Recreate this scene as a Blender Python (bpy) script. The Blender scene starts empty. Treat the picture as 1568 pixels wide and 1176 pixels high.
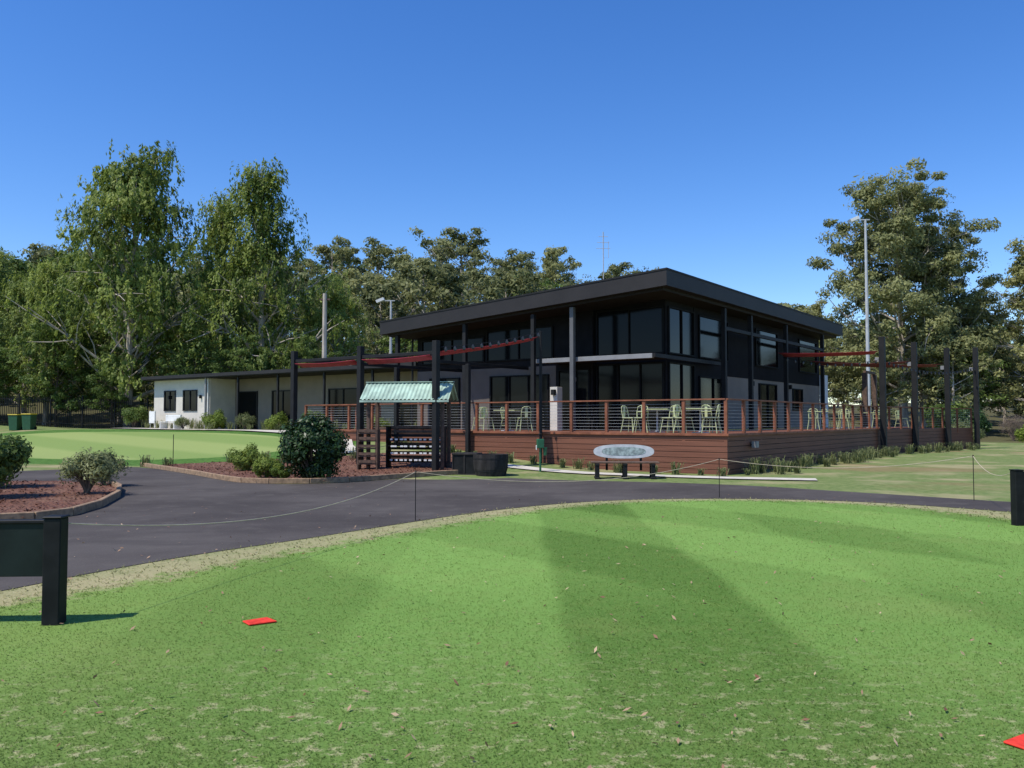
import bpy, math, random
import numpy as np
from mathutils import Vector, Matrix
random.seed(7)
sc = bpy.context.scene
sc.view_settings.view_transform='Standard'; sc.view_settings.look='None'; sc.view_settings.exposure=0

# ------------------------------------------------------------------ node helpers
class G:
    def __init__(s,nt): s.nt=nt
    def n(s,t,**k):
        x=s.nt.nodes.new(t)
        for a,b in k.items(): setattr(x,a,b)
        return x
    def put(s,sock,v):
        if hasattr(v,'is_linked') or isinstance(v,bpy.types.NodeSocket): s.nt.links.new(v,sock)
        elif v is not None:
            if isinstance(v,(tuple,list)) and len(v)==3 and sock.type=='RGBA': v=(*v,1)
            sock.default_value=v
    def m(s,op,a,b=None,c=None,clamp=False):
        x=s.n('ShaderNodeMath',operation=op,use_clamp=clamp)
        s.put(x.inputs[0],a)
        if b is not None: s.put(x.inputs[1],b)
        if c is not None: s.put(x.inputs[2],c)
        return x.outputs[0]
    def mix(s,f,a,b,blend='MIX'):
        x=s.n('ShaderNodeMix',data_type='RGBA',blend_type=blend)
        s.put(x.inputs[0],f); s.put(x.inputs[6],a); s.put(x.inputs[7],b)
        return x.outputs[2]
    def noise(s,scale,detail=3,vec=None,rough=.55):
        x=s.n('ShaderNodeTexNoise'); x.inputs['Scale'].default_value=scale
        x.inputs['Detail'].default_value=detail; x.inputs['Roughness'].default_value=rough
        if vec is not None: s.put(x.inputs['Vector'],vec)
        return x.outputs[0]
    def sm(s,v,a,b):
        x=s.n('ShaderNodeMapRange',interpolation_type='SMOOTHSTEP')
        s.put(x.inputs[0],v); x.inputs[1].default_value=a; x.inputs[2].default_value=b
        return x.outputs[0]
    def pos(s): return s.n('ShaderNodeNewGeometry').outputs['Position']
    def obj(s): return s.n('ShaderNodeTexCoord').outputs['Object']
    def attr(s,name): 
        return s.n('ShaderNodeAttribute',attribute_name=name).outputs['Fac']
    def scale(s,v,sc_):
        x=s.n('ShaderNodeMapping'); s.put(x.inputs[0],v); x.inputs[3].default_value=sc_
        return x.outputs[0]
    def bump(s,h,st=.3,d=.02):
        x=s.n('ShaderNodeBump'); x.inputs['Strength'].default_value=st; x.inputs['Distance'].default_value=d
        s.put(x.inputs['Height'],h); return x.outputs[0]
def mat(name):
    m=bpy.data.materials.new(name); m.use_nodes=True
    nt=m.node_tree; b=nt.nodes['Principled BSDF']
    return m,G(nt),b
def simple(name,col,rough=.6,var=.15,scale=6,metal=0,bump=0,stretch=None,spec=None):
    m,g,b=mat(name)
    v=g.obj()
    if stretch: v=g.scale(v,stretch)
    nz=g.noise(scale,5,v)
    lo=tuple(c*(1-var) for c in col); hi=tuple(min(1,c*(1+var)) for c in col)
    g.put(b.inputs['Base Color'],g.mix(g.sm(nz,.3,.7),lo,hi))
    b.inputs['Roughness'].default_value=rough; b.inputs['Metallic'].default_value=metal
    if spec is not None: b.inputs['Specular IOR Level'].default_value=spec
    if bump: g.put(b.inputs['Normal'],g.bump(g.noise(scale*6,4,v),bump,.01))
    return m

M={}
M['charcoal']=simple('charcoal_metal',(.016,.016,.016),.6,.2,2,spec=.2)
M['fascia']=simple('roof_fascia',(.024,.022,.022),.6,.12,1.2,spec=.25)
M['soffit']=simple('soffit_dark',(.020,.016,.014),.75,spec=.2)
M['steel']=simple('light_grey_steel',(.22,.22,.22),.5,.1,3)
M['steel_dim']=simple('mid_grey_steel',(.10,.10,.10),.5,.1,3)
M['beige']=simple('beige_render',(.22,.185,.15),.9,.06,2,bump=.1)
M['beige_dim']=simple('beige_render_shaded',(.12,.10,.085),.9,.08,2,bump=.1)  # beige render again, with the front wall's eave shade put into its colour
M['cream']=simple('cream_render',(.58,.54,.47),.9,.06,2,bump=.1)
M['white']=simple('white_paint',(.72,.72,.70),.6,.05,4)
M['clad']=simple('dark_cladding',(.010,.0095,.0105),.8,.2,3,spec=.12)
M['frame']=simple('window_frame',(.007,.007,.007),.65,.2,3,spec=.12)
M['timber']=simple('rail_timber',(.21,.078,.042),.6,.3,3,spec=.25)
M['timber_dark']=simple('weathered_timber',(.10,.06,.04),.8,.35,8)
M['edging']=simple('edging_timber',(.26,.17,.10),.85,.3,9)
M['conc']=simple('concrete',(.52,.48,.40),.9,.14,2.5,bump=.2)
M['black']=simple('black_paint',(.010,.0105,.011),.6,.35,6,spec=.2)
M['signface']=simple('sign_panel',(.008,.014,.012),.55,.35,3,spec=.25)
M['green_metal']=simple('green_paint',(.02,.11,.05),.45,.15,5)
M['palegreen']=simple('pale_green_roofing',(.33,.45,.36),.7,.25,2.2)
M['lime']=simple('lime_enamel',(.44,.48,.25),.5,.1,6)
M['red_sail']=simple('shade_cloth',(.36,.035,.055),.85,.2,5)
M['red_dark']=simple('shade_cloth_maroon',(.18,.025,.035),.85,.2,5)
M['red']=simple('red_plastic',(.66,.045,.025),.6,.2,20,spec=.15)
M['rope']=simple('rope',(.50,.41,.30),.9)
M['galv']=simple('galvanised',(.42,.43,.44),.45,.1,4)
M['tub']=simple('tub_wood',(.030,.027,.026),.85,.4,8,stretch=(1,1,.2),spec=.2)
M['yellow']=simple('yellow_lid',(.6,.45,.03),.5)
M['binbody']=simple('bin_body',(.02,.09,.04),.5)
M['oval']=simple('oval_board',(.38,.40,.40),.55,.15,5)
M['oval_in']=simple('oval_inset',(.20,.25,.23),.5,.5,9)
M['bark']=simple('bark_brown',(.13,.10,.075),.95,.4,4,bump=.5,stretch=(1,1,.3))
M['bark_pale']=simple('bark_pale',(.38,.33,.27),.9,.4,2.2,bump=.3,stretch=(1,1,.3))
M['bulb']=simple('bulb_black',(.02,.02,.02),.3)
M['roofing_grey']=simple('roofing_grey',(.30,.30,.31),.5)
m,g,b=mat('window_glass'); b.inputs['Base Color'].default_value=(.004,.005,.006,1); b.inputs['Roughness'].default_value=.10
b.inputs['IOR'].default_value=1.22
g.put(b.inputs['Normal'],g.bump(g.noise(.8,2,g.obj()),.03,.05)); M['glass']=m
m,g,b=mat('deck_boards'); o=g.obj()
n1=g.noise(2.2,6,g.scale(o,(.25,.25,14))); n2=g.noise(.7,2,o)
c=g.mix(g.sm(n1,.3,.7),(.105,.040,.024),(.19,.075,.044)); c=g.mix(g.m('MULTIPLY',n2,.4),c,(.25,.12,.08))
g.put(b.inputs['Base Color'],c); b.inputs['Roughness'].default_value=.65; b.inputs['Specular IOR Level'].default_value=.25; M['deck']=m
m,g,b=mat('asphalt'); p=g.pos()
n1=g.noise(.35,5,p); n2=g.noise(60,3,p); n3=g.noise(2.5,5,p)
c=g.mix(g.sm(n1,.35,.68),(.052,.044,.040),(.086,.075,.068)); c=g.mix(g.m('MULTIPLY',g.sm(n3,.5,.75),.5),c,(.11,.097,.085))
c=g.mix(g.m('MULTIPLY',g.sm(n2,.55,.8),.5),c,(.19,.17,.15))
lg=g.noise(1.1,4,g.scale(p,(.25,1.6,1)))
c=g.mix(g.m('MULTIPLY',g.sm(lg,.55,.68),.35),c,(.038,.033,.030))
g.put(b.inputs['Base Color'],c); b.inputs['Roughness'].default_value=.9; b.inputs['Specular IOR Level'].default_value=.2; g.put(b.inputs['Normal'],g.bump(n2,.5,.006)); M['asphalt']=m
m,g,b=mat('bark_mulch'); p=g.pos()
c=g.mix(g.sm(g.noise(18,5,p),.35,.65),(.055,.021,.011),(.21,.085,.046))
c=g.mix(g.m('MULTIPLY',g.sm(g.noise(.9,2,p),.4,.7),.4),c,(.24,.14,.09))
g.put(b.inputs['Base Color'],c); b.inputs['Roughness'].default_value=.95; g.put(b.inputs['Normal'],g.bump(g.noise(25,4,p),.9,.03)); M['mulch']=m
def grass_material(name,blade=False):
    m,g,b=mat(name); p=g.pos(); sx=g.n('ShaderNodeSeparateXYZ'); g.put(sx.inputs[0],p)
    X,Y=sx.outputs[0],sx.outputs[1]
    nf=g.noise(46,4,p,.7); nm=g.noise(5,5,p,.65); nl=g.noise(.45,4,p); nll=g.noise(.12,3,p); nh=g.noise(13,5,p,.75)
    rough=g.mix(g.sm(nm,.35,.65),(.09,.15,.035),(.18,.22,.075))
    rough=g.mix(g.m('MULTIPLY',g.sm(nl,.48,.66),.8),rough,(.34,.29,.16))
    rough=g.mix(g.m('MULTIPLY',g.sm(nf,.4,.75),.35),rough,(.34,.31,.16))
    rough=g.mix(g.m('MULTIPLY',g.sm(nll,.56,.66),.5),rough,(.26,.15,.09))
    wob=g.m('MULTIPLY',g.m('SUBTRACT',nl,.5),.35)
    s1=g.m('SINE',g.m('MULTIPLY',g.m('ADD',g.m('SUBTRACT',X,.4),wob),math.pi/1.62))
    s1=g.sm(s1,-.2,.2)
    # the freshest cut pass is the strongest, neighbours have faded
    wnd=g.m('ADD',.5,g.m('MULTIPLY',g.m('MULTIPLY',g.sm(X,-.6,.3),g.m('SUBTRACT',1,g.sm(X,2.1,3.2))),.5))
    s1=g.m('MULTIPLY',s1,wnd)
    dg=g.m('ADD',g.m('MULTIPLY',X,.80),g.m('MULTIPLY',Y,.60))
    s2=g.sm(g.m('SINE',g.m('MULTIPLY',g.m('ADD',dg,wob),math.pi/1.9)),-.25,.25)
    s2=g.m('MULTIPLY',s2,g.m('MULTIPLY',g.sm(Y,6.0,9.5),.5))
    near=g.sm(Y,3.2,6.2)
    st=g.m('ADD',g.m('MULTIPLY',g.m('SUBTRACT',1,s1),.65),s2,clamp=True)
    st=g.m('ADD',.16,g.m('MULTIPLY',st,g.m('ADD',.12,g.m('MULTIPLY',near,.66))))
    tee=g.mix(st,(.058,.130,.016),(.185,.325,.070))
    tee=g.mix(g.m('MULTIPLY',g.sm(nm,.4,.75),.35),tee,(.15,.215,.045))
    tee=g.mix(g.m('MULTIPLY',g.sm(nh,.5,.75),.30),tee,(.20,.27,.075))
    tee=g.mix(g.m('MULTIPLY',g.sm(nf,.48,.8),.42),tee,(.30,.39,.13))
    tee=g.mix(g.m('MULTIPLY',g.m('SUBTRACT',1,g.sm(nf,.22,.46)),.55),tee,(.028,.06,.010))
    tee=g.mix(g.m('MULTIPLY',g.m('SUBTRACT',1,g.sm(X,-4.2,-.6)),.40),tee,(.17,.23,.055))
    tee=g.mix(g.m('MULTIPLY',g.sm(nl,.52,.70),.28),tee,(.23,.28,.08))
    # worn straw flecks near the camera
    wn=g.noise(8.5,7,g.scale(p,(.9,1.1,1)),.78)
    fall=g.m('SUBTRACT',1,g.sm(g.m('ADD',Y,g.m('MULTIPLY',nl,3.0)),4.3,8.2))
    worn=g.m('MULTIPLY',g.sm(wn,.535,.60),fall)
    tee=g.mix(g.m('MULTIPLY',fall,.12),tee,(.24,.25,.10))
    tee=g.mix(g.m('MULTIPLY',worn,.72),tee,(.46,.41,.24))
    sd=g.m('ADD',g.attr('tee_sd'),g.m('MULTIPLY',g.m('SUBTRACT',nm,.5),1.6))
    tm=g.sm(sd,-.2,.3)
    verge=g.m('MULTIPLY',g.sm(sd,-1.7,-.1),.8)
    rough=g.mix(verge,rough,g.mix(g.sm(nf,.35,.7),(.42,.35,.21),(.24,.25,.10)))
    c=g.mix(tm,rough,tee)
    gs=g.attr('green_sd')
    pg=g.mix(g.sm(g.m('SINE',g.m('MULTIPLY',g.m('ADD',X,Y),1.1)),-.5,.5),(.25,.31,.10),(.19,.265,.075))
    fr=g.mix(g.sm(nm,.4,.6),(.05,.12,.018),(.09,.18,.035))
    c=g.mix(g.sm(gs,-2.6,-2.2),c,fr); c=g.mix(g.sm(gs,-.1,.1),c,pg)
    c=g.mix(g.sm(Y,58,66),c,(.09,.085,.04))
    rn=g.attr('rnd')
    c=g.mix(g.m('ABSOLUTE',rn),c,g.mix(g.sm(rn,-.05,.05),(.028,.07,.008),(.42,.45,.18)))
    g.put(b.inputs['Base Color'],c); b.inputs['Roughness'].default_value=.9; b.inputs['Specular IOR Level'].default_value=.15
    if not blade:
        g.put(b.inputs['Normal'],g.bump(g.m('ADD',nf,nm),.45,.025))
    else:
        tr=g.n('ShaderNodeBsdfTranslucent'); g.put(tr.inputs[0],c); mx=g.n('ShaderNodeMixShader'); mx.inputs[0].default_value=.4
        g.put(mx.inputs[1],b.outputs[0]); g.put(mx.inputs[2],tr.outputs[0]); g.put(m.node_tree.nodes['Material Output'].inputs[0],mx.outputs[0])
    return m
M['grass']=grass_material('grass_ground'); M['blade']=grass_material('grass_blade',True)
def leafmat(name,dark,light,trans=.42,rough=.55):
    m,g,b=mat(name); t=g.attr('tint')
    oi=g.n('ShaderNodeObjectInfo').outputs['Random']
    t=g.m('ADD',t,g.m('MULTIPLY',g.m('SUBTRACT',oi,.5),.45),clamp=True)
    c=g.mix(t,dark,light)
    g.put(b.inputs['Base Color'],c); b.inputs['Roughness'].default_value=rough; b.inputs['Specular IOR Level'].default_value=.25
    tr=g.n('ShaderNodeBsdfTranslucent'); g.put(tr.inputs[0],c)
    mx=g.n('ShaderNodeMixShader'); mx.inputs[0].default_value=trans
    out=m.node_tree.nodes['Material Output']
    g.put(mx.inputs[1],b.outputs[0]); g.put(mx.inputs[2],tr.outputs[0]); g.put(out.inputs[0],mx.outputs[0])
    return m
M['leaf_birch']=leafmat('leaf_birch',(.09,.14,.025),(.38,.44,.10),.45)
M['leaf_dark']=leafmat('leaf_darkgreen',(.055,.10,.022),(.21,.28,.065))
M['leaf_euc']=leafmat('leaf_eucalypt',(.09,.11,.038),(.32,.33,.135))
M['leaf_euc2']=leafmat('leaf_eucalypt_olive',(.115,.13,.045),(.39,.39,.155))
M['leaf_camellia']=leafmat('leaf_camellia',(.012,.03,.008),(.045,.09,.022),.12,.4)
M['leaf_lime']=leafmat('leaf_lime',(.08,.14,.02),(.30,.37,.07))
M['leaf_strap']=leafmat('leaf_strap',(.10,.13,.05),(.32,.34,.15))
M['leaf_litter']=leafmat('leaf_litter',(.16,.06,.03),(.55,.40,.25),.1)
M['twig']=leafmat('dry_twig',(.16,.12,.09),(.30,.24,.19),.1)
M['chip']=leafmat('mulch_chip',(.05,.019,.011),(.26,.105,.06),0.02)

# ------------------------------------------------------------------ mesh builder
class MB:
    def __init__(s): s.v=[];s.f=[];s.mi=[];s.mats=[]
    def mid(s,m):
        m=M[m]
        if m not in s.mats: s.mats.append(m)
        return s.mats.index(m)
    def add(s,vs,fs,m):
        o=len(s.v); s.v+= [tuple(x) for x in vs]; k=s.mid(m)
        for f in fs: s.f.append([i+o for i in f]); s.mi.append(k)
    def box(s,x0,x1,y0,y1,z0,z1,m):
        vs=[(x0,y0,z0),(x1,y0,z0),(x1,y1,z0),(x0,y1,z0),(x0,y0,z1),(x1,y0,z1),(x1,y1,z1),(x0,y1,z1)]
        s.add(vs,[(0,3,2,1),(4,5,6,7),(0,1,5,4),(1,2,6,5),(2,3,7,6),(3,0,4,7)],m)
    def beam(s,p,q,w,h,m,up=(0,0,1)):
        p=Vector(p);q=Vector(q);d=(q-p).normalized();u=Vector(up)
        if abs(d.dot(u))>.99:u=Vector((0,1,0))
        a=d.cross(u).normalized();c=a.cross(d)
        vs=[e+a*sx*w/2+c*sz*h/2 for e in(p,q) for sx,sz in((-1,-1),(1,-1),(1,1),(-1,1))]
        s.add(vs,[(0,3,2,1),(4,5,6,7),(0,1,5,4),(1,2,6,5),(2,3,7,6),(3,0,4,7)],m)
    def tube(s,pts,rs,n,m,cap=True):
        pts=[Vector(p) for p in pts]; vs=[];fs=[]
        if not hasattr(rs,'__len__'): rs=[rs]*len(pts)
        for i,p in enumerate(pts):
            d=(pts[min(i+1,len(pts)-1)]-pts[max(i-1,0)]).normalized()
            u=Vector((0,0,1)) if abs(d.z)<.9 else Vector((1,0,0))
            a=d.cross(u).normalized();c=a.cross(d)
            for k in range(n):
                t=2*math.pi*k/n; vs.append(p+(a*math.cos(t)+c*math.sin(t))*rs[i])
        for i in range(len(pts)-1):
            for k in range(n): fs.append((i*n+k,i*n+(k+1)%n,(i+1)*n+(k+1)%n,(i+1)*n+k))
        if cap: fs.append(tuple(range(n))[::-1]); fs.append(tuple(range((len(pts)-1)*n,len(pts)*n)))
        s.add(vs,fs,m)
    def prism(s,poly,z0,z1,m):
        n=len(poly)
        vs=[(x,y,z0) for x,y in poly]+[(x,y,z1) for x,y in poly]
        fs=[tuple(range(n))[::-1],tuple(range(n,2*n))]+[(i,(i+1)%n,(i+1)%n+n,i+n) for i in range(n)]
        s.add(vs,fs,m)
    def build(s,name,parent=None,bevel=0,smooth=False,loc=None,rot=0):
        me=bpy.data.meshes.new(name); me.from_pydata(s.v,[],s.f)
        for x in s.mats: me.materials.append(x)
        me.polygons.foreach_set('material_index',s.mi)
        if smooth: me.polygons.foreach_set('use_smooth',[True]*len(s.f))
        me.update(); ob=bpy.data.objects.new(name,me); sc.collection.objects.link(ob)
        if parent: ob.parent=parent
        if loc: ob.location=loc
        if rot: ob.rotation_euler[2]=rot
        if bevel:
            bm=ob.modifiers.new('bevel','BEVEL'); bm.width=bevel; bm.segments=1; bm.limit_method='ANGLE'
        return ob
def empty(name,loc=(0,0,0),rot=0):
    e=bpy.data.objects.new(name,None); sc.collection.objects.link(e); e.location=loc; e.rotation_euler[2]=rot
    e.empty_display_size=.2; return e

# ------------------------------------------------------------------ site frame
TH=math.radians(36.5); D=(5.99,23.3); cx,sx_=math.cos(TH),math.sin(TH)
def W(x,y,z=0): return (D[0]+x*cx+y*sx_, D[1]-x*sx_+y*cx, z)
def sstep(a,b,v):
    t=np.clip((v-a)/(b-a),0,1); return t*t*(3-2*t)
def terr(x,y):
    x=np.asarray(x,float);y=np.asarray(y,float)
    r=x*sx_+y*cx; l=-(x-D[0])*cx+(y-D[1])*sx_
    z=.95*sstep(14.5,26,r)*sstep(3,14,l)
    hill=15*sstep(60,150,y)*(1-.75*sstep(-8,42,x*110/np.maximum(y,40)))
    hill=hill+ sstep(70,130,y)*(1.2*np.sin(x*.06+1)+.8*np.sin(x*.13+y*.05))
    und=.25*sstep(45,60,y)*np.sin(x*.2)*np.cos(y*.15)
    return z+hill+und
def tz(x,y): return float(terr(x,y))
def sdist(poly,X,Y):
    X=np.asarray(X,float);Y=np.asarray(Y,float); d=np.full(X.shape,1e9); ins=np.zeros(X.shape,bool)
    n=len(poly)
    for i in range(n):
        ax,ay=poly[i];bx,by=poly[(i+1)%n]; ex,ey=bx-ax,by-ay
        t=np.clip(((X-ax)*ex+(Y-ay)*ey)/(ex*ex+ey*ey),0,1)
        d=np.minimum(d,np.hypot(X-ax-t*ex,Y-ay-t*ey))
        c=((ay>Y)!=(by>Y))&(X<(bx-ax)*(Y-ay)/((by-ay) if by!=ay else 1e-9)+ax)
        ins^=c
    return np.where(ins,d,-d)
def smooth_poly(p,it=2,closed=True):
    for _ in range(it):
        q=[];n=len(p)
        rg=range(n) if closed else range(n-1)
        if not closed:q.append(p[0])
        for i in rg:
            a=p[i];b=p[(i+1)%n]
            q.append((a[0]*.75+b[0]*.25,a[1]*.75+b[1]*.25)); q.append((a[0]*.25+b[0]*.75,a[1]*.25+b[1]*.75))
        if not closed:q.append(p[-1])
        p=q
    return p
TEE=smooth_poly([(-12,4.6),(-5,6.3),(-3.9,7.5),(-3.1,9.0),(-2.2,10.5),(-1.1,12.3),(.1,14.0),(1.4,15.4),(3,16.1),(4.7,16.15),(6.2,15.6),(7.3,14.4),(7.9,12.6),(8.1,10),(8.6,5),(9,-6),(-12,-6)])
GREEN=[W(-30+14*math.cos(t),-2.6+4.6*math.sin(t))[:2] for t in np.linspace(0,2*math.pi,40,endpoint=False)]

def axis(lo,hi,step,far):
    c=list(np.arange(lo,hi+1e-6,step)); s=step
    while c[-1]<far: s*=1.35; c.append(c[-1]+s)
    s=step
    while c[0]>-far: s*=1.35; c.insert(0,c[0]-s)
    return np.array(c)
xs=axis(-26,28,.22,2500); ys=axis(0,52,.22,2500)
XX,YY=np.meshgrid(xs,ys); XX=XX.ravel();YY=YY.ravel(); ZZ=terr(XX,YY)
nx,ny=len(xs),len(ys)
V=np.stack([XX,YY,ZZ],1)
i=np.arange(nx-1)[None,:]+nx*np.arange(ny-1)[:,None]; i=i.ravel()
F=np.stack([i,i+1,i+nx+1,i+nx],1)
def npmesh(name,V,F,mats,mi=None,attrs=None,smooth=False):
    me=bpy.data.meshes.new(name)
    nv,nf,k=len(V),len(F),F.shape[1]
    me.vertices.add(nv); me.vertices.foreach_set('co',np.asarray(V,np.float32).ravel())
    me.loops.add(nf*k); me.loops.foreach_set('vertex_index',np.asarray(F,np.int32).ravel())
    me.polygons.add(nf); me.polygons.foreach_set('loop_start',np.arange(0,nf*k,k,dtype=np.int32))
    for m_ in mats: me.materials.append(m_)
    if mi is not None: me.polygons.foreach_set('material_index',np.asarray(mi,np.int32))
    me.polygons.foreach_set('use_smooth',np.full(nf,smooth))
    for a,v in (attrs or {}).items():
        at=me.attributes.new(a,'FLOAT','POINT'); at.data.foreach_set('value',np.asarray(v,np.float32))
    me.update(calc_edges=True); me.validate(); return me
def link(name,me,loc=(0,0,0),rot=0,scl=1,parent=None):
    o=bpy.data.objects.new(name,me); sc.collection.objects.link(o); o.location=loc; o.rotation_euler[2]=rot
    o.scale=(scl,scl,scl) if not hasattr(scl,'__len__') else scl
    if parent:o.parent=parent
    return o
link('ground',npmesh('ground',V,F,[M['grass']],attrs={'tee_sd':sdist(TEE,XX,YY),'green_sd':sdist(GREEN,XX,YY)},smooth=True))

def blades(n,y0,y1,size,seed,inside=True,pw=1.0):
    r=np.random.default_rng(seed)
    y=y0+(y1-y0)*r.random(n)**pw
    x=(r.random(n)*2-1)*(y*.70+.8)
    sd=sdist(TEE,x,y)
    k=(sd>-.05) if inside else ((sd<.35)&(sd>-1.2)&(r.random(n)<.45))
    x,y,sd=x[k],y[k],sd[k]; n=len(x)
    if not inside:
        keep=sdist(ASPH,x,y)<.03+.08*r.random(n); x,y,sd=x[keep],y[keep],sd[keep]; n=len(x)
    z=terr(x,y); a=r.random(n)*2*math.pi; h=size*(.35+.9*r.random(n)); ln=h*(.8+1.3*r.random(n)); w=size*.13*(1+.5*r.random(n))*(1+y/9)
    dx,dy=np.cos(a),np.sin(a); b=a+math.pi/2+.6*(r.random(n)-.5); ex,ey=np.cos(b),np.sin(b)
    P0=np.stack([x-dx*w,y-dy*w,z],1);P1=np.stack([x+dx*w,y+dy*w,z],1);P2=np.stack([x+ex*ln,y+ey*ln,z+h],1)
    V=np.stack([P0,P1,P2],1).reshape(-1,3); F=np.arange(3*n).reshape(-1,3)
    rn=np.clip(r.normal(.04,.18,n),-.4,.6)
    return V,F,np.repeat(sd,3),np.repeat(rn,3),
ASPH=[(-22,6),(-4.9,7.1),(-4.62,7.54),(-4.2,8.6),(-3.54,9.77),(-2.6,11.0),(-1.44,12.8),(-.27,14.4),(1.18,15.7),(2.77,16.35),(4.7,16.4),(6.4,15.9),(7.6,14.9),(8.7,13.6),(12,11.6),(18,10),(30,9),(30,12),(18,13),(12.5,14.2),(9.6,15.4),(8.2,16.9),(6.7,18.4),(5.6,19.6),(3.5,20.7),(1.1,21.3),(-1.5,23.1),(-2.8,21.9),(-4.4,20.1),(-6.3,20),(-8.8,23.3),(-12,27.3),(-12.8,26.9),(-15,24.8),(-20,21),(-30,17),(-30,6)]
parts=[blades(250000,3.1,16.5,.012,1,True,pw=2.1),blades(80000,5.5,17,.026,5,False)]
Vs=[];Fs=[];sd=[];rn=[];o=0
for p in parts:
    Vs.append(p[0]);Fs.append(p[1]+o);o+=len(p[0]);sd.append(p[2]);rn.append(p[3])
link('grass_blades',npmesh('grass_blades',np.concatenate(Vs),np.concatenate(Fs),[M['blade']],attrs={'tee_sd':np.concatenate(sd),'green_sd':np.full(o,-9.),'rnd':np.concatenate(rn)}))

def sheet(name,poly,z,m,follow=False):
    from mathutils.geometry import tessellate_polygon
    if not follow:
        vs=[Vector((x,y,z)) for x,y in poly]; t=tessellate_polygon([vs])
        me=bpy.data.meshes.new(name); me.from_pydata(vs,[],[tuple(a) for a in t]); me.materials.append(M[m]); me.update()
        import bmesh
        bm=bmesh.new(); bm.from_mesh(me); bmesh.ops.recalc_face_normals(bm,faces=bm.faces)
        for f in bm.faces:
            if f.normal.z<0: f.normal_flip()
        bm.to_mesh(me)
        return link(name,me)
    c=np.mean(poly,0); n=len(poly); K=22; V=[(c[0],c[1],0)];F=[]
    for k in range(1,K+1):
        for p in poly: V.append((c[0]+(p[0]-c[0])*k/K,c[1]+(p[1]-c[1])*k/K,0))
    for j in range(n): F.append((0,1+j,1+(j+1)%n))
    for k in range(K-1):
        for j in range(n): a=1+k*n+j;b=1+k*n+(j+1)%n; F.append((a,a+n,b+n,b))
    V=[(x,y,tz(x,y)+z) for x,y,_ in V]
    me=bpy.data.meshes.new(name); me.from_pydata(V,[],F); me.materials.append(M[m]); me.update()
    return link(name,me)
sheet('asphalt_road',smooth_poly(ASPH,2),.006,'asphalt')
def densify(p,s=.6):
    q=[]
    for i in range(len(p)):
        a=p[i];b=p[(i+1)%len(p)];L=math.hypot(b[0]-a[0],b[1]-a[1]);k=max(1,int(L/s))
        for j in range(k): q.append((a[0]+(b[0]-a[0])*j/k,a[1]+(b[1]-a[1])*j/k))
    return q
BED=[(-12.2,27.6),(-8.9,23.5),(-7.4,21.4),(-6.3,20.15),(-4.4,20.25),(-2.9,21.95),(-1.5,23.2),(-.2,23.6),(-.4,27.0),(-2.6,28.6),(-6,27.6),(-9.3,27.9)]
sheet('mulch_garden_bed',densify(smooth_poly(BED,1)),.05,'mulch',True)
BED2=[(-8.1,17.6),(-6.95,13.8),(-7.4,12.5),(-12,11.3),(-16,13),(-15,20.5),(-9.9,20.4)]
sheet('mulch_garden_bed',densify(smooth_poly(BED2,1)),.05,'mulch',True)
def edging(name,pts,w=.09,h=.13,m='edging'):
    mb=MB()
    for a,b in zip(pts[:-1],pts[1:]):
        za,zb=tz(*a)+h/2,tz(*b)+h/2; mb.beam((*a,za),(*b,zb),w,h,m)
    return mb.build(name,bevel=.01)
edging('garden_edging',smooth_poly(BED[:8],1,False)); edging('garden_edging',smooth_poly([BED2[6],*BED2[:4]],1,False),.09,.14)
def scatter_in(poly,n,seed):
    r=np.random.default_rng(seed); P=np.array(poly); lo,hi=P.min(0),P.max(0)
    x=lo[0]+(hi[0]-lo[0])*r.random(n*2);y=lo[1]+(hi[1]-lo[1])*r.random(n*2); k=sdist(poly,x,y)>.05
    return x[k][:n],y[k][:n]
def nrm(a): return a/(np.linalg.norm(a,axis=1)[:,None]+1e-9)
def leafq(P,N,s,r,asp=.42,dirs=None,nj=.55):
    n=len(P); N=nrm(N+r.normal(size=(n,3))*nj); a=r.normal(size=(n,3)) if dirs is None else dirs+r.normal(size=(n,3))*.35
    a=nrm(a-(a*N).sum(1)[:,None]*N); b=np.cross(N,a); S=(s*(.6+.8*r.random(n)))[:,None]
    V=np.stack([P-a*S,P+b*S*asp,P+a*S,P-b*S*asp],1).reshape(-1,3)
    return V,np.arange(4*n).reshape(-1,4)
r=np.random.default_rng(5); PP=[]
for poly,sd_ in((BED,1),(BED2,2)):
    x,y=scatter_in(poly,5000,sd_); PP.append(np.stack([x,y,terr(x,y)+.072],1))
PP=np.concatenate(PP); UP=lambda n:np.tile([0,0,1.],(n,1))
V,F=leafq(PP,UP(len(PP)),.035,r,.45,nj=.3); ti=np.repeat(r.random(len(PP))*.7,4)
link('bark_mulch_chips',npmesh('chips',V,F,[M['chip']],attrs={'tint':ti}))
n=620; y=3.3+11*r.random(n)**1.1; x=(r.random(n)*2-1)*y*.68; z=terr(x,y)+.02
V,F=leafq(np.stack([x,y,z],1),UP(n),.022,r,.36,nj=.4)
link('fallen_leaves',npmesh('fallen_leaves',V,F,[M['leaf_litter']],attrs={'tint':np.repeat(r.random(n),4)}))
n=260; y=9+14*r.random(n); x=(r.random(n)*2-1)*9-1; k=sdist(ASPH,x,y)>0; x,y=x[k],y[k]; n=len(x)
V,F=leafq(np.stack([x,y,np.full(n,.018)],1),UP(n),.024,r,.36,nj=.2)
link('road_leaf_litter',npmesh('road_leaf_litter',V,F,[M['leaf_litter']],attrs={'tint':np.repeat(r.random(n)*.6,4)}))
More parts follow.
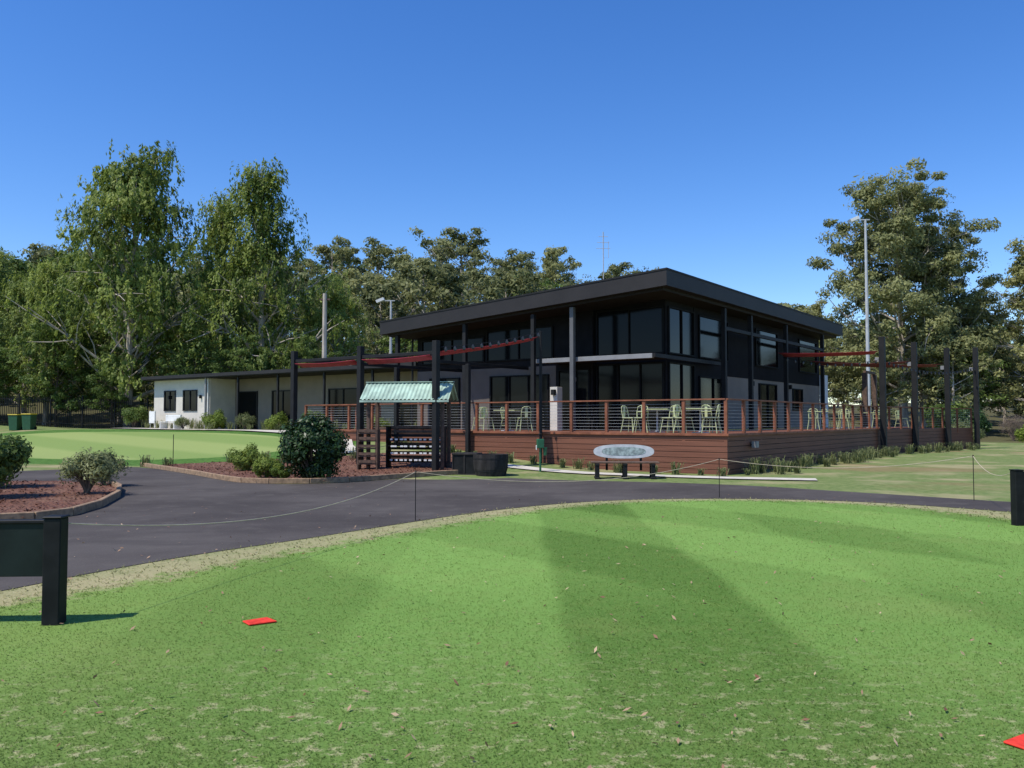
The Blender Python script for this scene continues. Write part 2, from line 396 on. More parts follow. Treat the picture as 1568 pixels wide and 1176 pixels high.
def strip(name,pts,w,z,m):
    pts=smooth_poly(pts,2,False); V=[];F=[]
    for i,p in enumerate(pts):
        a=pts[max(0,i-1)];b=pts[min(len(pts)-1,i+1)];d=Vector((b[0]-a[0],b[1]-a[1])).normalized();nr=Vector((-d.y,d.x))
        for k in range(5):
            q=Vector(p)+nr*w*(k/4-.5); V.append((q.x,q.y,tz(q.x,q.y)+z))
    for i in range(len(pts)-1):
        for k in range(4): F.append((i*5+k,i*5+k+5,i*5+k+6,i*5+k+1))
    me=bpy.data.meshes.new(name); me.from_pydata(V,[],F); me.materials.append(M[m]); me.update(); return link(name,me)
strip('concrete_path',[W(-9,-1.7)[:2],W(-6,-1.8)[:2],W(-3,-1.9)[:2],W(.2,-1.5)[:2],W(2.6,-.6)[:2]],.75,.03,'conc')
def lin(pts,k): 
    q=[]
    for a,b in zip(pts[:-1],pts[1:]):
        for j in range(k): q.append((a[0]+(b[0]-a[0])*j/k,a[1]+(b[1]-a[1])*j/k))
    return q+[pts[-1]]
strip('concrete_path',lin([W(-12.4,-3.0)[:2],W(-14,-2.0)[:2],W(-16.5,.2)[:2],W(-20,2.2)[:2],W(-27,4.0)[:2],W(-40,4.3)[:2]],5),1.5,.06,'conc')

# ------------------------------------------------------------------ clubhouse
FZ=1.13
club=empty('golf_clubhouse',(D[0],D[1],0),-TH)
def zt(x): return 6.55+(x+3.2)*.0637
mb=MB(); x0,x1,y0,y1=-16.55,-3.2,2.85,23.9
def roofbox(mb,x0,x1,y0,y1,dt,db,m):
    vs=[(x0,y0,zt(x0)-db),(x1,y0,zt(x1)-db),(x1,y1,zt(x1)-db),(x0,y1,zt(x0)-db),(x0,y0,zt(x0)-dt),(x1,y0,zt(x1)-dt),(x1,y1,zt(x1)-dt),(x0,y1,zt(x0)-dt)]
    mb.add(vs,[(0,3,2,1),(4,5,6,7),(0,1,5,4),(1,2,6,5),(2,3,7,6),(3,0,4,7)],m)
roofbox(mb,x0,x1,y0,y1,0,.56,'fascia')
roofbox(mb,x0-.02,x1+.02,y0-.02,y1+.02,-.02,.04,'charcoal')
roofbox(mb,x0+.25,x1-.25,y0+.25,y1-.25,.56,.66,'soffit')
mb.build('roof',club)
def sb(x): return zt(x)-.66
mb=MB()
def wallx(xa,xb,z0,m,y=4.0,th=.15,ztop=None):
    za=sb(xa) if ztop is None else ztop; zb=sb(xb) if ztop is None else ztop
    vs=[(xa,y,z0),(xb,y,z0),(xb,y+th,z0),(xa,y+th,z0),(xa,y,za),(xb,y,zb),(xb,y+th,zb),(xa,y+th,za)]
    mb.add(vs,[(0,3,2,1),(4,5,6,7),(0,1,5,4),(1,2,6,5),(2,3,7,6),(3,0,4,7)],m)
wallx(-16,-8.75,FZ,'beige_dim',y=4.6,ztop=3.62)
wallx(-16,-8.75,3.62,'clad',y=4.6)
wallx(-8.75,-7.1,FZ,'clad',y=4.6)
wallx(-7.1,-4.2,FZ,'clad',y=4.8)
mb.box(-4.4,-4.2,10.4,23,FZ,3.3,'beige'); mb.box(-4.4,-4.19,7.2,10.4,FZ,3.3,'clad'); mb.box(-4.4,-4.19,7.2,23,3.3,5.82,'clad')
mb.box(-16,-15.8,4.75,23,FZ-.3,5.05,'beige'); mb.box(-15.8,-4.4,22.9,23.05,FZ,5.1,'beige')
mb.box(-4.19,-4.02,23.0,23.9,FZ,3.9,'white')
mb.build('walls',club)
mb=MB()
def win(xa,xb,z0,z1,y=4.0,nm=2,fr='frame'):
    mb.box(xa,xb,y-.012,y-.004,z0,z1,'glass')
    f=.05
    mb.box(xa-f,xb+f,y-.07,y-.002,z1,z1+f,fr); mb.box(xa-f,xb+f,y-.07,y-.002,z0-f,z0,fr)
    for i in range(nm+1):
        xx=xa+(xb-xa)*i/nm; a=xx-f if i==0 else xx-f/2; b=xx+f if i==nm else xx+f/2
        mb.box(a,b,y-.066,y-.0035,z0,z1,fr)
win(-15.2,-13.6,FZ+.08,3.25,y=4.6,nm=2); win(-11.9,-9.1,FZ+.08,3.25,y=4.6,nm=3); win(-8.6,-7.25,FZ+.08,3.4,y=4.6,nm=1)
for a,b in((-15.7,-12.3),(-12.1,-8.9)): win(a,b,3.95,sb(a)-.2,y=4.6,nm=2)
win(-7.0,-4.3,FZ+.08,3.55,y=4.8,nm=3); win(-7.0,-4.3,3.95,5.55,y=4.8,nm=2)
def winy(ya,yb,z0,z1,x=-4.2,nm=2,fr='frame'):
    mb.box(x+.004,x+.012,ya,yb,z0,z1,'glass'); f=.05
    mb.box(x+.002,x+.07,ya-f,yb+f,z1,z1+f,fr); mb.box(x+.002,x+.07,ya-f,yb+f,z0-f,z0,fr)
    for i in range(nm+1):
        yy=ya+(yb-ya)*i/nm; a=yy-f if i==0 else yy-f/2; b=yy+f if i==nm else yy+f/2
        mb.box(x+.0035,x+.066,a,b,z0,z1,fr)
mb.box(-4.39,-4.21,4.96,7.2,FZ,5.82,'clad')
winy(5.0,7.1,FZ+.08,3.55,nm=2); winy(5.0,7.1,3.95,5.55,nm=2)
winy(7.6,10.2,FZ+.05,3.15,x=-4.19,nm=2); winy(14.0,16.2,FZ+.05,3.1,nm=2); winy(18.6,20.0,FZ+.9,3.0,nm=1)
for a in(7.6,13.6,19.6): winy(a,a+2.8,3.95,5.5,x=-4.19,nm=1)
mb.build('windows',club)
mb=MB()
mb.box(-8.9,-4.0,3.35,3.5,3.64,3.80,'steel'); mb.box(-8.7,-4.02,3.5,4.55,3.66,3.74,'charcoal')
mb.box(-4.0,-3.88,3.35,9,3.66,3.80,'charcoal')
mb.box(-7.2,-7.04,3.15,3.31,FZ,5.6,'steel_dim')
mb.box(-8.32,-8.0,3.55,3.9,FZ,2.75,'cream')
mb.box(-8.85,-8.7,3.05,3.2,FZ,5.45,'charcoal')
for x in(-12.2,-15.9): mb.box(x,x+.16,3.1,3.26,FZ,sb(x)-.003,'charcoal')
for y in(8.4,11.2,15.6,21.2): mb.box(-3.62,-3.45,y,y+.17,FZ,5.84,'charcoal')
mb.box(-3.6,-3.47,8.57,21.2,5.0,5.14,'charcoal')
mb.build('columns_and_beams',club,bevel=.006)
mb=MB()
mb.box(-8.2,-8.05,3.42,3.549,2.45,2.65,'black'); mb.tube([(-16.2,4.5,.95),(-16.2,4.5,5.1)],.045,8,'charcoal')
for y in(9.6,13,18): mb.box(-4.18,-4.05,y,y+.12,3.0,3.2,'black')
mb.box(-7.6,-7.45,3.9,4.0,2.95,3.1,'steel')
mb.build('fittings',club)

# ------------------------------------------------------------------ deck with railing
deck=empty('timber_deck',(D[0],D[1],0),-TH)
mb=MB(); edge=[(0,0),(0,17.3),(1.3,25.5),(2.3,27.8)]
mb.prism([(-18,0.03),(-.03,.03),(-.03,17.3),(1.27,25.5),(2.2,27.7),(-4,27.7),(-4,23.2),(-4.4,4.9),(-16.2,4.7),(-18,4.4)],.0,FZ-.03,'black')
mb.build('substructure',deck)
mb=MB(); nb=7
for i in range(nb):
    z0=-.02+i*(FZ/nb); z1=z0+FZ/nb-.014
    mb.box(-18,0,-.0,.03,z0,z1,'deck')
    for a,b in zip(edge[:-1],edge[1:]): mb.beam((a[0]-.015,a[1]+(0.03 if a==(0,0) else 0),(z0+z1)/2),(b[0]-.015,b[1],(z0+z1)/2),.03,z1-z0,'deck')
mb.box(-18,.06,-.06,-.002,FZ-.05,FZ+.02,'timber'); mb.beam((.03,-.0,FZ-.015),(.03,17.3,FZ-.015),.06,.07,'timber')
mb.build('fascia_boards',deck,bevel=.003)
mb=MB()
for i in range(34): mb.box(-18,-.0,.03+i*.14,.16+i*.14,FZ-.028,FZ-.001,'deck')
for i in range(28): mb.box(-4.0+i*.14,-4.0+i*.14+.13,4.82,27.6,FZ-.028,FZ-.001,'deck')
mb.build('decking',deck)
mb=MB()
def rail(p,q,n,first=True,last=True):
    p=Vector((*p,0));q=Vector((*q,0))
    for i in range(n+1):
        if (i==0 and not first) or (i==n and not last): continue
        c=p.lerp(q,i/n); mb.box(c.x-.045,c.x+.045,c.y-.045,c.y+.045,FZ-.28,FZ+.965,'timber')
    mb.beam((p.x,p.y,FZ+.985),(q.x,q.y,FZ+.985),.14,.04,'timber')
    for k in range(9):
        z=FZ+.1+k*.095; mb.tube([(p.x,p.y,z),(q.x,q.y,z)],.004,5,'galv',False)
IN=.05
rail((-17.9,IN),(-IN,IN),14); rail((-IN,IN),(-IN,17.3),13,first=False); rail((-IN,17.3),(1.25,25.5),6,first=False); rail((1.25,25.5),(2.25,27.7),2,first=False); rail((-17.9,IN),(-17.9,4.2),3,first=False)
mb.build('railing',deck,bevel=.004)
mb=MB(); mb.box(.06,.2,1.7,1.9,.72,.9,'steel'); mb.box(.0,.06,1.78,1.82,.78,.84,'black'); mb.build('wall_light',deck)

# ------------------------------------------------------------------ low wing building
low=empty('low_clubrooms_building',(D[0],D[1],0),-TH)
mb=MB(); z0=.7
mb.box(-38.9,-33.1,5.75,14,z0,3.88,'cream')
mb.box(-33.1,-16.05,7.4,14,z0,3.88,'beige')
mb.build('walls',low)
mb=MB(); mb.box(-39.3,-16.6,5.2,14.4,3.9,4.08,'charcoal'); mb.box(-39.34,-16.6,5.12,5.2,3.94,4.12,'fascia'); mb.box(-38.9,-16.7,5.6,14,3.882,3.899,'soffit')
mb.build('roof',low)
mb=MB()
def win2(xa,xb,z0,z1,y,nm):
    mb.box(xa,xb,y-.012,y-.004,z0,z1,'glass'); f=.06
    mb.box(xa-f,xb+f,y-.06,y-.002,z1,z1+f,'charcoal'); mb.box(xa-f,xb+f,y-.06,y-.002,z0-f,z0,'charcoal')
    for i in range(nm+1):
        xx=xa+(xb-xa)*i/nm; mb.box(xx-f/2-(f/2 if i==0 else 0),xx+f/2+(f/2 if i==nm else 0),y-.055,y-.003,z0,z1,'charcoal')
win2(-37.7,-36.6,2.1,3.2,5.75,2); win2(-35.7,-34.4,2.1,3.2,5.75,2)
for a,b,c in((-32.8,-31.0,1),(-29.6,-27.8,2),(-24.9,-21.6,3),(-20,-18,2)): win2(a,b,z0+.3,3.1,7.4,c)
mb.build('windows',low)
mb=MB()
for x in(-33.0,-30.0,-26.6,-23,-19.6): mb.box(x-.05,x+.05,5.35,5.45,z0,3.88,'steel' if x==-33.0 else 'charcoal')
mb.tube([(-33.2,5.68,z0),(-33.2,5.68,3.88)],.05,8,'white')
for x in(-34.0,-37.2): mb.box(x,x+.1,5.62,5.74,2.75,2.95,'black')
mb.build('verandah_posts',low)

# ------------------------------------------------------------------ pergola with shade sails (left)
pg=empty('pergola_frame',(D[0],D[1],0),-TH)
mb=MB()
for x in(-6.9,-10.0,-13.15): mb.box(x-.085,x+.085,-4.485,-4.315,tz(*W(x,-4.4)[:2])-.1,3.8,'charcoal')
mb.beam((-13.06,-4.4,3.46),(-10.09,-4.4,3.46),.07,.10,'charcoal'); mb.beam((-9.91,-4.4,3.46),(-6.99,-4.4,3.46),.07,.10,'charcoal')
for x in(-10.0,-13.15): mb.beam((x,-4.30,3.52),(x,4.5,3.55),.07,.12,'charcoal')
for x in(-12.6,-9.2): mb.box(x-.07,x+.07,-.24,-.10,0,3.45,'charcoal')
mb.build('posts_and_beams',pg,bevel=.008)
mb=MB(); mb.tube([(-6.2,-.14,0),(-6.2,-.14,4.4)],.05,10,'charcoal'); mb.build('sail_pole',pg)
def sail(name,par,c,mm='red_sail',sag=.18,n=10,cu=.3):
    c=[Vector(a) for a in c]; V=[];F=[]
    for i in range(n+1):
        for j in range(n+1):
            u,v=i/n,j/n
            vv=.5+(v-.5)*(1-cu*math.sin(math.pi*u)); uu=.5+(u-.5)*(1-.3*cu*math.sin(math.pi*v))
            p=c[0].lerp(c[1],uu).lerp(c[3].lerp(c[2],uu),vv); p.z-=sag*math.sin(math.pi*u); V.append(p)
    for i in range(n):
        for j in range(n): a=i*(n+1)+j; F.append((a,a+n+1,a+n+2,a+1))
    me=bpy.data.meshes.new(name); me.from_pydata(V,[],F); me.materials.append(M[mm]); me.polygons.foreach_set('use_smooth',[True]*len(F)); me.update()
    o=link(name,me,parent=par); s=o.modifiers.new('t','SOLIDIFY'); s.thickness=.01; return o
sail('shade_sail_1',pg,[(-6.9,-4.3,3.50),(-6.22,-.2,4.22),(-6.5,-.1,4.12),(-7.3,-4.25,3.36)],sag=.05,cu=.2)
sail('shade_sail_2',pg,[(-13.0,-4.5,3.38),(-10.15,-4.5,3.38),(-10.15,-4.2,3.27),(-13.0,-4.2,3.27)],sag=.03,cu=.1)
sail('shade_sail_3',pg,[(-9.85,-4.5,3.38),(-7.05,-4.5,3.40),(-7.05,-4.2,3.29),(-9.85,-4.2,3.25)],sag=.03,cu=.1)
def string_lights(name,par,p,q,sag=.25,n=12):
    mb=MB(); p=Vector(p);q=Vector(q); pts=[p.lerp(q,t)-Vector((0,0,sag*4*t*(1-t))) for t in np.linspace(0,1,n*2+1)]
    mb.tube(pts,.010,4,'black',False)
    for a in pts[1::2]: mb.tube([a,a-Vector((0,0,.06)),a-Vector((0,0,.12)),a-Vector((0,0,.15))],[.02,.045,.045,.01],6,'bulb')
    mb.build(name,par)
string_lights('string_lights',pg,(-6.8,-4.3,3.62),(-6.1,-.2,4.36),.08)
pr=empty('shade_sail_frame',(D[0],D[1],0),-TH)
mb=MB()
for x,y,h in((.22,17.3,5.22),(.76,21.3,5.24),(1.5,25.5,5.21),(2.5,27.8,5.35)):
    mb.box(x-.12,x+.12,y-.12,y+.12,-.1,h,'charcoal')
    mb.box(x-.3,x-.13,y-.06,y+.06,4.1,4.3,'steel')
mb.build('posts',pr,bevel=.01)
sail('shade_sail_1',pr,[(-3.5,14.5,4.5),(.1,17.3,4.6),(-.2,17.8,4.5),(-3.5,15.3,4.36)],sag=.04,cu=.1)
sail('shade_sail_2',pr,[(-3.5,18.5,4.4),(.66,21.3,4.35),(.3,22.0,4.3),(-3.5,20,4.25)],mm='red_dark',sag=.12)
sail('shade_sail_3',pr,[(-3.6,22.6,4.6),(1.4,25.5,4.4),(1.0,26.0,4.3),(-3.4,23.4,4.4)],mm='red_dark',sag=.1)
string_lights('string_lights',pr,(-3.5,15.2,4.35),(.15,17.2,4.2),.25); string_lights('string_lights_2',pr,(.22,17.3,4.2),(2.5,27.8,4.3),.4,24)
mb=MB()
for x,y in((-2.2,24.2),(-2.2,26.2)): mb.box(x-.12,x+.12,y-.12,y+.12,FZ,4.0,'timber_dark')
mb.beam((-2.2,24.2,4.06),(-2.2,26.2,4.06),.14,.12,'timber_dark'); mb.build('timber_posts',pr)

# ------------------------------------------------------------------ cafe furniture
def chair(loc,rot):
    mb=MB(); h=.46
    for a,b in((-1,-1),(1,-1),(1,1),(-1,1)):
        top=(a*.16,b*.16,h); mb.tube([(a*.23,b*.23,0),top],.014,6,'lime')
    mb.prism([(-.19,-.2),(.19,-.2),(.2,.19),(-.2,.19)],h-.005,h+.02,'lime')
    for k in(-1,1): mb.tube([(k*.17,.18,h),(k*.18,.22,.66),(k*.15,.25,.82),(k*.06,.26,.86)],.014,6,'lime')
    mb.tube([(-.06,.26,.86),(.06,.26,.86)],.014,6,'lime'); mb.box(-.05,.05,.235,.245,h+.02,.85,'lime')
    for k in(-1,1): mb.tube([(k*.205,-.205,.2),(k*.205,.205,.2)],.008,5,'lime'); 
    mb.tube([(-.18,.235,.66),(.18,.235,.66)],.012,5,'lime')
    return mb.build('cafe_chair',loc=loc,rot=rot)
def table(loc,rot):
    mb=MB(); mb.box(-.4,.4,-.4,.4,.72,.75,'lime')
    mb.tube([(0,0,.03),(0,0,.72)],.03,8,'galv'); mb.box(-.25,.25,-.03,.03,0,.03,'galv'); mb.box(-.03,.03,-.25,.25,.0305,.055,'galv')
    return mb.build('cafe_table',loc=loc,rot=rot,bevel=.006)
def onD(x,y): return W(x,y,FZ)
for x,y,r_ in((-9.9,1.7,1.2),(-10.3,1.9,-1.9),(-8.1,1.6,-2.2),(-9.3,2.3,1.6),(-4.0,1.8,1.5),(-3.4,1.4,.3),(-2.5,1.6,-1.6),(-3.0,2.5,-.4),(-1.9,1.3,1.4),(-1.2,1.7,-1.4),(-1.5,2.4,2.9),
    (-1.3,12.2,.3),(-1.0,13.4,2.5),(-1.9,14.6,1.0),(-1.0,15.6,.1),(-1.3,17.2,2.6),(-1.8,18.6,.6),(-.8,20.6,.2),(-.9,22.0,2.9),(-.4,24.0,.9)):
    chair(onD(x,y),r_-TH)
for x,y in((-8.9,1.7),(-3.1,1.9),(-1.5,1.6),(-1.3,12.8),(-1.3,16.3),(-1.2,21.3)): table(onD(x,y),.3-TH)

# ------------------------------------------------------------------ club rack shelter with green roof
rk=empty('club_rack_shelter',(-3.0,24.55,0),-.16)
mb=MB()
for x in(-1.12,1.08):
    for y in(-.4,.4): mb.box(x-.05,x+.05,y-.05,y+.05,0,2.12 if y else 2.1,'timber_dark')
    mb.beam((x,-.5,2.15),(x,.5,2.15),.07,.08,'timber_dark'); mb.beam((x,0,2.19),(x,0,2.5),.07,.07,'timber_dark')
mb.beam((-1.07,.4,1.28),(1.03,.4,1.28),.05,.08,'timber_dark')
mb.build('frame',rk,bevel=.005)
mb=MB()
for sgn in(-1,1):
    N=110; V=[];F=[]
    for i in range(N+1):
        x=-1.32+2.64*i/N; w=.018*math.sin(i*2*math.pi/5)
        V+= [(x,0,2.62+w),(x,sgn*.62,2.12+w)]
    for i in range(N): F.append((2*i,2*i+2,2*i+3,2*i+1) if sgn>0 else (2*i,2*i+1,2*i+3,2*i+2))
    mb.add(V,F,'palegreen')
mb.box(-1.33,1.33,-.06,.06,2.632,2.655,'palegreen'); mb.box(-1.32,1.32,-.64,-.61,2.04,2.10,'palegreen')
mb.build('corrugated_roof',rk)
mb=MB()
for k in range(9): mb.box(-.62,1.02,.2,.24,.28+k*.125,.36+k*.125,'timber_dark' if k%3 else 'black')
for k,z in enumerate((.36,.56,.76,.96)):
    mb.box(-.62,1.02,-.12,.19,z,z+.03,'black')
    for i in range(11): 
        x=-.55+i*.145+.02*math.sin(i*3.1+k); mb.box(x,x+.07+.03*((i*7+k)%3)/2,-.14-.01*(i%2),-.125,z-.02,z+.026,'white')
for x in(-.66,1.03): mb.box(x-.02,x+.02,-.14,.26,.1,1.34,'black')
mb.build('club_rack',rk)
mb=MB()
for k in range(5): mb.box(-1.35,-.82,-.62,-.35,.25+k*.22,.28+k*.22,'timber_dark')
for k in range(5): mb.box(-1.33,-.84,-.65,-.625,.30+k*.22,.38+k*.22,'timber_dark')
for x in(-1.37,-.80): mb.box(x-.02,x+.02,-.62,-.35,0,1.25,'timber_dark')
mb.build('slatted_shelf',rk)
mb=MB(); n=24; prof=[(.40,0),(.46,.2),(.48,.42),(.48,.6),(.43,.6),(.42,.5)]
vs=[];fs=[]
for rr,z in prof:
    for k in range(n): t=2*math.pi*k/n; vs.append((rr*math.cos(t),rr*math.sin(t),z))
for i in range(len(prof)-1):
    for k in range(n): fs.append((i*n+k,i*n+(k+1)%n,(i+1)*n+(k+1)%n,(i+1)*n+k))
mb.add(vs,fs,'tub'); mb.prism([(.42*math.cos(2*math.pi*k/n),.42*math.sin(2*math.pi*k/n)) for k in range(n)],.3,.49,'mulch')
for z,rr in((.14,.447),(.46,.484)):
    mb.tube([(0,0,z),(0,0,z+.04)],[rr,rr],24,'charcoal',False)
mb.build('half_barrel_planter',loc=(-.58,22.9,0))
mb=MB(); mb.prism([(-.33,-.28),(.33,-.28),(.33,.28),(-.33,.28)],.03,.6,'black')
for z in(.0,.57): mb.box(-.36,.36,-.31,.31,z,z+.05,'tub')
for x in(-.33,0,.33): mb.box(x-.02,x+.02,-.30,-.282,.05,.57,'tub')
mb.build('timber_planter_box',loc=(-1.25,23.3,0),rot=-.2,bevel=.008)
bw=empty('golf_ball_washer',(.82,24.3,0),.2); mb=MB(); mb.tube([(0,0,0),(0,0,.78)],.035,8,'green_metal')
mb.box(-.10,.10,-.08,.08,.72,.98,'green_metal'); mb.tube([(0,0,.98),(0,0,1.1)],.03,8,'black'); mb.tube([(0,0,1.1),(0,0,1.14)],.055,8,'black')
mb.box(-.13,-.10,-.02,.02,.66,.80,'white'); mb.tube([(.14,0,.5),(.14,0,.74)],[.05,.07],8,'green_metal'); mb.build('washer_body',bw,bevel=.012)

# ------------------------------------------------------------------ bench with oval back
be=empty('oval_back_bench',(2.95,21.95,0),-.05)
mb=MB()
for x in(-.72,0,.72):
    mb.box(x-.05,x+.05,-.24,-.16,0,.40,'black'); mb.box(x-.05,x+.05,.14,.22,0,.40,'black')
    mb.box(x-.055,x+.055,-.26,.24,.345,.40,'black'); mb.box(x-.07,x+.07,-.28,.26,0,.05,'black')
    mb.prism([(x-.03,-.16),(x+.03,-.16),(x+.03,.14),(x-.03,.14)],.14,.345,'black')
mb.build('legs',be,bevel=.01)
mb=MB()
for i in range(3): mb.box(-.88,.88,-.25+i*.165,-.10+i*.165,.405,.445,'timber_dark')
mb.build('seat',be,bevel=.008)
mb=MB()
for x in(-.45,.45): mb.beam((x,.27,.2),(x,.33,.8),.06,.04,'black',up=(0,1,0))
mb.build('back_supports',be)
def oval(a,b_,y0,y1,mname,nm):
    mb=MB(); n=40; pts=[]
    for k in range(n):
        t=2*math.pi*k/n; c_,s_=math.cos(t),math.sin(t); pts.append((a*math.copysign(abs(c_)**.8,c_),b_*math.copysign(abs(s_)**.8,s_)))
    vs=[(x,y0,z) for x,z in pts]+[(x,y1,z) for x,z in pts]
    fs=[tuple(range(n)),tuple(range(n,2*n))[::-1]]+[(i,i+n,(i+1)%n+n,(i+1)%n) for i in range(n)]
    mb.add(vs,fs,mname); o=mb.build(nm,be); o.location=(0,.27,.70); o.rotation_euler=(math.radians(-14),0,0); return o
oval(.80,.19,0,.03,'oval','backrest'); oval(.58,.115,-.006,-.001,'oval_in','backrest_inset')

# ------------------------------------------------------------------ tee signs, stakes, rope
def tee_sign(loc,rot,length=1.9):
    e=empty('tee_sign',loc,rot); mb=MB()
    for x in(0,-length): mb.box(x-.065,x+.065,-.065,.065,-.1,.80,'black'); mb.box(x-.075,x+.075,-.075,.075,.80,.815,'black')
    mb.build('posts',e,bevel=.008)
    mb=MB(); mb.box(-length+.066,-.066,-.03,.03,.36,.76,'signface'); mb.box(-length+.066,-.066,-.045,.045,.76,.785,'black'); mb.build('panel',e,bevel=.004)
tee_sign((-3.48,6.42,0),math.radians(3)); 
tee_sign((7.4,12.3,0),math.radians(180+4),1.8)
def stake(p,h):
    mb=MB(); mb.tube([(0,0,-.05),(0,0,h)],.007,6,'black'); mb.tube([(0,0,h-.01),(0,0,h+.02)],.014,6,'black'); mb.build('rope_stake',loc=(*p,0))
pts=[(-3.45,6.42,.76),(-1.47,12.8,.75),(4.1,16.6,.76),(8.8,16.0,.85),(7.45,12.4,.8)]
for p in pts[1:4]: stake(p[:2],p[2])
mb=MB(); 
for a,b,s in zip(pts[:-1],pts[1:],(.27,.28,.2,.2)):
    a=Vector(a);b=Vector(b); mb.tube([a.lerp(b,t)-Vector((0,0,s*4*t*(1-t))) for t in np.linspace(0,1,25)],.005,5,'rope')
mb.build('rope_barrier')
x,y=-11.4,28.2; mb=MB(); mb.tube([(0,0,0),(0,0,1.0)],.012,6,'black'); mb.build('putting_flag_stick',loc=(x,y,tz(x,y)))
for loc,rot in(((-1.93,6.45,.004),.62),((2.47,4.05,.004),.5)):
    mb=MB(); mb.prism([(-.10,-.075),(.11,-.085),(.09,.08),(-.105,.07)],0,.012,'red'); mb.build('tee_marker',loc=loc,rot=rot,bevel=.004)

# ------------------------------------------------------------------ poles, antenna, fence, bins
def floodlight(x,y,h):
    mb=MB(); z=tz(x,y); mb.tube([(0,0,-.3),(0,0,h)],[.16,.08],10,'galv'); mb.beam((-.9,0,h),(.3,0,h),.08,.08,'galv')
    mb.add([(-1.2,-.25,h+.0),(-.6,-.25,h+.25),(-.6,.25,h+.25),(-1.2,.25,h+.0),(-1.1,-.25,h-.2),(-.5,-.25,h+.05),(-.5,.25,h+.05),(-1.1,.25,h-.2)],[(0,1,2,3),(4,7,6,5),(0,4,5,1),(1,5,6,2),(2,6,7,3),(3,7,4,0)],'white')
    mb.build('floodlight_pole',loc=(x,y,z))
floodlight(25.6,60,15.6); floodlight(-9.6,66,9.6)
mb=MB(); mb.tube([(0,0,-.3),(0,0,9.0)],[.2,.14],8,'bark_pale'); mb.beam((-.35,0,8.6),(.35,0,8.6),.1,.12,'timber_dark'); x,y=-12.6,56; mb.build('utility_pole',loc=(x,y,tz(x,y)))
mb=MB(); mb.tube([(0,0,0),(0,0,3.3)],.022,6,'galv')
for z,l in((2.6,.30),(2.85,.26),(3.1,.2)): mb.tube([(-l,0,z),(l,0,z)],.010,5,'galv')
mb.tube([(-.0,-.0,2.2),(.22,0,2.2),(.22,0,2.9)],.010,5,'galv'); mb.build('tv_antenna',loc=W(-8.6,8,6.12))
mb=MB(); p=Vector((-50,62)); q=Vector((-25.5,58.5)); N=170
for i in range(N+1):
    c=p.lerp(q,i/N); z=tz(c.x,c.y)
    big=i%17==0; w=.05 if big else .017; mb.box(c.x-w,c.x+w,c.y-w,c.y+w,z-.2,z+(2.3 if big else 2.1),'black')
for h in(.3,1.9):
    for k in range(10): a=p.lerp(q,k/10);b=p.lerp(q,(k+1)/10); mb.beam((a.x,a.y,tz(a.x,a.y)+h),(b.x,b.y,tz(b.x,b.y)+h),.04,.05,'black')
mb.build('steel_picket_fence')
for x,y in((-30.3,52.5),(-31.2,52.6)):
    mb=MB(); v=[(-.24,-.28,0),(.24,-.28,0),(.24,.28,0),(-.24,.28,0),(-.29,-.35,.95),(.29,-.35,.95),(.29,.35,.95),(-.29,.35,.95)]
    mb.add(v,[(0,3,2,1),(4,5,6,7),(0,1,5,4),(1,2,6,5),(2,3,7,6),(3,0,4,7)],'binbody'); mb.box(-.31,.31,-.38,.37,.955,1.02,'yellow'); mb.box(-.27,.27,.37,.43,.9,.95,'binbody')
    for k in(-1,1): mb.tube([(k*.25-.03,.3,.12),(k*.25+.03,.3,.12)],.12,10,'black')
    mb.build('wheelie_bin',loc=(x,y,tz(x,y)),bevel=.015)
def gbench(loc,rot):
    mb=MB()
    for x in(-.7,.7): mb.box(x-.03,x+.03,-.2,.2,0,.42,'white'); mb.box(x-.03,x+.03,.2,.25,0,.85,'white')
    for i in range(3): mb.box(-.75,.75,-.2+i*.13,-.1+i*.13,.425,.45,'white'); mb.box(-.75,.75,.17,.197,.5+i*.12,.59+i*.12,'white')
    mb.build('garden_bench',loc=loc,rot=rot)
x,y=W(-34.9,4.4)[:2]; gbench((x,y,tz(x,y)),-TH)
x,y=W(-37.8,5.0)[:2]; mb=MB(); mb.box(-.3,.3,-.02,.02,.35,1.05,'white')
for k in(-.26,.26): mb.box(k-.03,k+.03,.021,.06,-.1,1.08,'white')
mb.build('notice_sign',loc=(x,y,tz(x,y)),rot=-TH)
def shed(loc,rot,w,d,h,rf):
    e=empty('farm_shed',loc,rot); mb=MB(); mb.box(-w/2,w/2,-d/2,d/2,-.3,h,'cream'); mb.box(-w*.2,w*.05,-d/2-.02,-d/2,0,h*.75,'glass'); mb.build('walls',e)
    mb=MB(); a,b=w/2+.4,d/2+.4; mb.add([(-a,-b,h),(a,-b,h),(a,0,h+1.3),(-a,0,h+1.3),(-a,b,h),(a,b,h)],[(0,1,2,3),(3,2,5,4),(0,3,4),(1,5,2)],rf); mb.build('roof',e)
shed((-14.5,64,tz(-14.5,64)),-.3,6,5,3.4,'roofing_grey')

